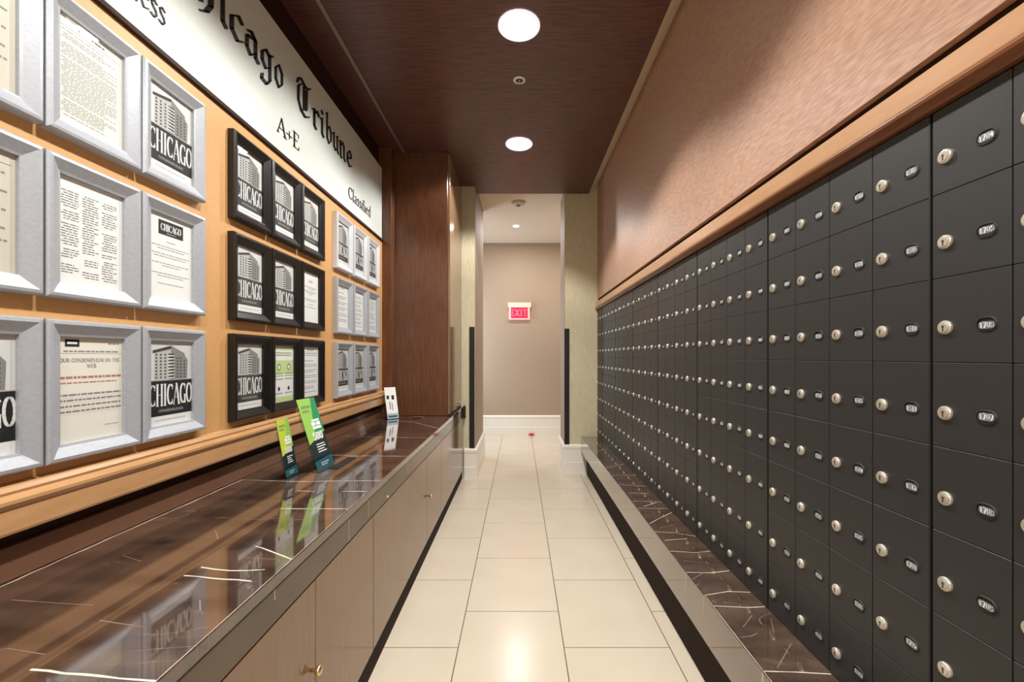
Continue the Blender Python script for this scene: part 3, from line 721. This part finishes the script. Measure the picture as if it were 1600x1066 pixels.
leaflet('leaflet', (-1.045, 3.46, zl), (-.975, 3.53, zl), (-1.085, 3.505, .998), 'white', 'white leaflet with black marks at the far end of the countertop', 'clear acrylic stand holding the white leaflet by the tall cabinet')

# ================================================================== MAILBOXES (right)
XM = .833
Z0M, RH, NR = .404, .1668, 8
CWD = .1442
XD = XM                 # door face plane
# shared meshes, local: x = along wall (towards camera = -Y => right), y = up, z = out (-X)
# object rotation maps local x -> -Y, y -> Z, z -> -X
MR = (PI/2, 0, -PI/2)
m = MB(); m.box((.0018, .0007, -.008), (CWD-.0018, RH-.0007, 0), 'mail_black', .0007); door_me = m.mesh('door')
m = MB(); m.lathe([(.0135, 0), (.0135, .004), (.0125, .0055), (.0105, .006)], (0, 0, 0), (0, 0, 1), 'nickel', 20)
m.lathe([(.0095, .006), (.0092, .0072)], (0, 0, 0), (0, 0, 1), 'nickel', 16); m.box((-.0014, -.0075, .0072), (.0014, .003, .0074), 'key_dark')
m.lathe([(.0026, .0072), (.0026, .0075)], (0, .0015, 0), (0, 0, 1), 'key_dark', 8)
lock_me = m.mesh('lock')
def stadium(wd, ht, n=7):
    r = ht/2; a = wd/2-r
    return [(a+r*math.cos(t), r*math.sin(t)) for t in [-PI/2+PI*i/n for i in range(n+1)]]+[(-a+r*math.cos(t), r*math.sin(t)) for t in [PI/2+PI*i/n for i in range(n+1)]]
m = MB(); A, A2, A3 = stadium(.037, .0275), stadium(.034, .0245), stadium(.031, .0215)
n = len(A); vs = [(x, y, 0) for x, y in A]+[(x, y, .0022) for x, y in A2]+[(x, y, .0022) for x, y in A3]+[(x, y, .0004) for x, y in A3]
m.add(vs, [(j*n+i, j*n+(i+1) % n, (j+1)*n+(i+1) % n, (j+1)*n+i) for j in range(3) for i in range(n)], 'mail_frame')
m.add([(x, y, .0004) for x, y in A3], [tuple(range(n))], 'mail_frame')
win_me = m.mesh('number_window')
def plate_mesh(num):
    m = MB(); dx = random.uniform(-.0015, .0015); dy = random.uniform(-.002, .0015)
    ww = .0285; hh = random.choice((.014, .015, .013))
    P = stadium(ww, hh, 5)
    m.add([(x+dx*.5, y+dy, .0009) for x, y in P], [tuple(range(len(P)))], 'label_grey')
    for h in text_polys(num, -.0125+dx*.5, -.005+dy, .0105, w_=.15, t=.08, width=.0255):
        m.add([(x, y, .0011) for x, y in h], [tuple(range(len(h)))], 'digit_white')
    return m.mesh('number_plate', fix=False)
Ymod = [.880-.577, .880, 1.4577, 2.0347, 2.6117, 3.1887, 3.7657, 4.3427]
labels = ['black mailbox bank at the near end, only its 1704 column fully in view', 'black mailbox bank with boxes 1512 and 1701, second from the near end', 'black mailbox bank, third from the near end', 'black mailbox bank, fourth from the near end',
          'black mailbox bank, fifth from the near end', 'black mailbox bank, sixth from the near end', 'black mailbox bank, seventh from the near end, before the half-width one', 'narrow two-column black mailbox bank against the right pillar']
tot_num = (17-1)*12+4-1          # index of 1704
def num_of(i):
    if i < 0: return '1%02d' % (12+i % 12)
    f, u = divmod(i, 12); return '%d%02d' % (f+1, u+1) if f+1 > 9 else '%d%02d' % (f+1, u+1)
for mi, ys in enumerate(Ymod):
    ncol = 4 if mi < 7 else 2
    ye = ys+.577 if mi < 7 else 4.3427+.2884
    e = empty('mailbox_bank', (XM, ys, Z0M), labels[mi], 'mailboxes', 'black mailbox banks on the right')
    e.rotation_euler = (0, 0, 0)
    m = MB(); m.box((.0083, .0005, .001), (.045, ye-ys-.0005, NR*RH), 'mail_frame')
    m.box((-.001, .0005, .001), (.0083, .0035, NR*RH), 'mail_frame')      # slim side stile
    build(m, 'carcass', e)
    inner = (ye-ys-.005)/ncol
    for c in range(ncol):           # c counted away from the camera
        col_far = mi*4+c
        # column index: 1704 column is the farthest column of the nearest bank
        k = col_far-3
        for r in range(NR):
            idx = tot_num-8*k+r
            z = (NR-1-r)*RH
            d = link('door', door_me, e, (0, .0035+(c+1)*inner, z), MR)
            lk = link('lock', lock_me, d, (.030, RH-.0985, 0)); link('number_window', win_me, d, (.1035, RH-.097, 0))
            link('number_plate', plate_mesh(num_of(idx)), d, (.1035, RH-.097, 0))
# one small scuff-like coin slots on the second bank are left to wear of the paint

# moulding above the mailboxes
rail = empty('mailbox_rail', (XM, -2.2, 1.742), 'light brown moulded wood rail running above the black mailboxes', 'moulding')
m = MB()
pr = [(.834, 1.741), (.822, 1.741), (.820, 1.746), (.812, 1.750), (.808, 1.756), (.806, 1.762), (.812, 1.768), (.816, 1.774)]
m.prism([(.878, 1.7405)]+pr[1:]+[(.878, 1.774)], lambda p: (p[0], -2.2, p[1]), lambda p: (p[0], 4.63, p[1]), 'ogee_wood'); ch(m, 'ogee', rail)
m = MB(); m.prism([(.878, 1.7745), (.8175, 1.7745), (.817, 1.777), (.817, 1.822), (.820, 1.825), (.878, 1.825)], lambda p: (p[0], -2.2, p[1]), lambda p: (p[0], 4.63, p[1]), 'fascia_wood'); ch(m, 'fascia', rail)
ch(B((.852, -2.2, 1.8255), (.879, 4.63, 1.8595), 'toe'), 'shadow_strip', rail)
# vertical pale end stile at the far end of the mailboxes
struct(B((.815, 4.6325, .405), (.833, 4.6345, 1.82), 'moulding_wood'), 'trim_5', label='slim wood stile between the mailboxes and the right pillar')

# stone bench ledge
bench = empty('stone_ledge', (.654, -2.2, 0), 'low dark marble ledge with white veins under the black mailboxes', 'ledge')
m = MB(); m.box((.654, -2.2, .245), (.879, 4.60, .404), 'marble', .002)
zt = .40425
for pts in ([(.66, 3.86), (.82, 3.98)], [(.66, 3.30), (.83, 3.42)], [(.66, 3.09), (.83, 3.10)], [(.66, 2.87), (.83, 2.83)], [(.66, 2.54), (.83, 2.53)], [(.66, 2.42), (.83, 2.42)], [(.66, 2.20), (.74, 2.28), (.83, 2.36)], [(.70, 2.45), (.80, 2.52)],
            [(.656, 2.10), (.75, 2.085), (.83, 2.045)], [(.656, 1.89), (.76, 1.875), (.83, 1.89)], [(.656, 1.704), (.75, 1.70), (.83, 1.717)], [(.656, 1.54), (.75, 1.565), (.83, 1.56)],
            [(.66, 1.475), (.77, 1.465), (.83, 1.47)], [(.656, 1.169), (.75, 1.165), (.83, 1.158)],
            [(.656, .9), (.83, .93)], [(.656, .5), (.83, .55)], [(.66, .0), (.83, .04)], [(.68, 2.7), (.80, 2.68)], [(.67, 2.0), (.78, 2.02)]):
    vein_ribbon(m, pts, zt, .0030, 'z')
for pts in ([(.656, 1.65), (.72, 1.70)], [(.665, 1.31), (.70, 1.315), (.73, 1.33)], [(.70, 1.18), (.74, 1.22), (.80, 1.28)], [(.78, 1.33), (.81, 1.40)], [(.70, 1.36), (.76, 1.42)], [(.68, 1.80), (.78, 1.78)], [(.70, 2.15), (.82, 2.20)]):
    vein_ribbon(m, pts, zt, .0024, 'z', 'vein_faint')
vein_ribbon(m, [(.6565, 0), (.6565, 1.54)], zt, .0016, 'z')
for yy, z1 in ((1.169, .25), (1.54, .33), (1.704, .33), (2.1, .36)):
    vein_ribbon(m, [(yy, .4035), (yy+.006, z1)], .6538, .003, 'x')
vein_ribbon(m, [(1.169, .4035), (1.13, .26)], .6538, .003, 'x')
ch(m, 'slab', bench)
ch(B((.715, -2.2, 0), (.833, 4.60, .2445), 'toe'), 'plinth', bench)

# ================================================================== CEILING FITTINGS
def downlight(x, y, z, r, label, mat='lamp_white', grp='ceiling downlights'):
    e = empty('downlight', (x, y, z), label, 'ceiling light', grp)
    m = MB(); m.lathe([(r, 0), (r, -.004), (r*.94, -.009), (r*.84, -.009), (r*.78, -.003)], (0, 0, 0), (0, 0, 1), 'lamp_rim_glow', 40, False, False); build(m, 'trim_ring', e, smooth=True, fix=False)
    m = MB(); m.lathe([(r*.86, -.001), (r*.86, -.0085)], (0, 0, 0), (0, 0, 1), mat, 32); build(m, 'lens', e)
for i, ly in enumerate(LAMP_Y):
    lb = {2.276: 'larger-looking round recessed downlight at the top of the picture', 3.543: 'second round downlight, nearer the end of the dark ceiling'}.get(ly, 'round recessed downlight out of view above or behind the camera, %s from the lobby entry' % ('first', 'second', 'third')[min(i, 2)])
    downlight(0, ly, 2.979, .11, lb)
downlight(-.04, 6.0, 3.049, .046, 'tiny lit downlight in the pale passage ceiling', 'lamp_small')
e = empty('sprinkler', (0.002, 2.722, 2.979), 'small round sprinkler head between the two ceiling downlights', 'sprinkler')
m = MB(); m.lathe([(.038, 0), (.038, -.004), (.032, -.007), (.026, -.007), (.024, -.002)], (0, 0, 0), (0, 0, 1), 'lamp_ring', 28, False, False); build(m, 'escutcheon', e, smooth=True, fix=False)
m = MB(); m.lathe([(.025, -.0005), (.025, -.0015)], (0, 0, 0), (0, 0, 1), 'key_dark', 24); build(m, 'cup', e)
m = MB(); m.lathe([(.006, -.001), (.005, -.018), (.010, -.020), (.009, -.023), (.002, -.026)], (0, 0, 0), (0, 0, 1), 'nickel', 14); build(m, 'head', e)
e = empty('smoke_detector', (-.01, 5.08, 3.049), 'round cream smoke detector on the pale passage ceiling', 'smoke detector')
m = MB(); m.lathe([(.080, 0), (.080, -.014), (.070, -.026), (.045, -.036), (.030, -.038)], (0, 0, 0), (0, 0, 1), 'detector', 32); build(m, 'housing', e, smooth=False)
m = MB(); m.lathe([(.026, -.038), (.026, -.043), (.018, -.046)], (0, 0, 0), (0, 0, 1), 'detector_dark', 20); build(m, 'sensor', e)

# ================================================================== EXIT SIGN, FAR WALL
e = empty('exit_sign', (.005, YF, 1.965), 'glowing red exit sign on the far beige wall', 'exit sign')
m = MB(); m.box((-.18, -.05, .055), (.185, -.001, .135), 'exit_case', .004); build(m, 'canopy', e)
m = MB(); m.box((-.165, -.045, -.135), (.165, -.012, .056), 'exit_pale', .003); build(m, 'edge_panel', e)
m = MB(); m.box((-.132, -.048, -.112), (.132, -.045, .062), 'exit_red', .001); build(m, 'face', e)
m = MB()
for h in text_polys('E', -.122, -.075, .10, w_=.13, t=.10, width=.045)+text_polys('I', .012, -.075, .10, w_=.15, t=.10, width=.035)+text_polys('T', .058, -.075, .10, w_=.13, t=.10, width=.06): m.prism(h, lambda p: (p[0], -.048, p[1]), lambda p: (p[0], -.0495, p[1]), 'exit_glyph')
for h in nib_polys([[(-.060, -.072), (-.008, .022)], [(-.060, .022), (-.008, -.072)]], .014, 0, .012): m.prism(h, lambda p: (p[0], -.048, p[1]), lambda p: (p[0], -.0495, p[1]), 'exit_glyph')
build(m, 'lettering', e)
o = build(B((-.04, -.03, 0), (.04, 0, .035), 'red_plastic', .004), 'door_wedge', None, (.195, YF-.030, 0)); tag(o, 'tiny red block on the floor against the far white baseboard', 'block')
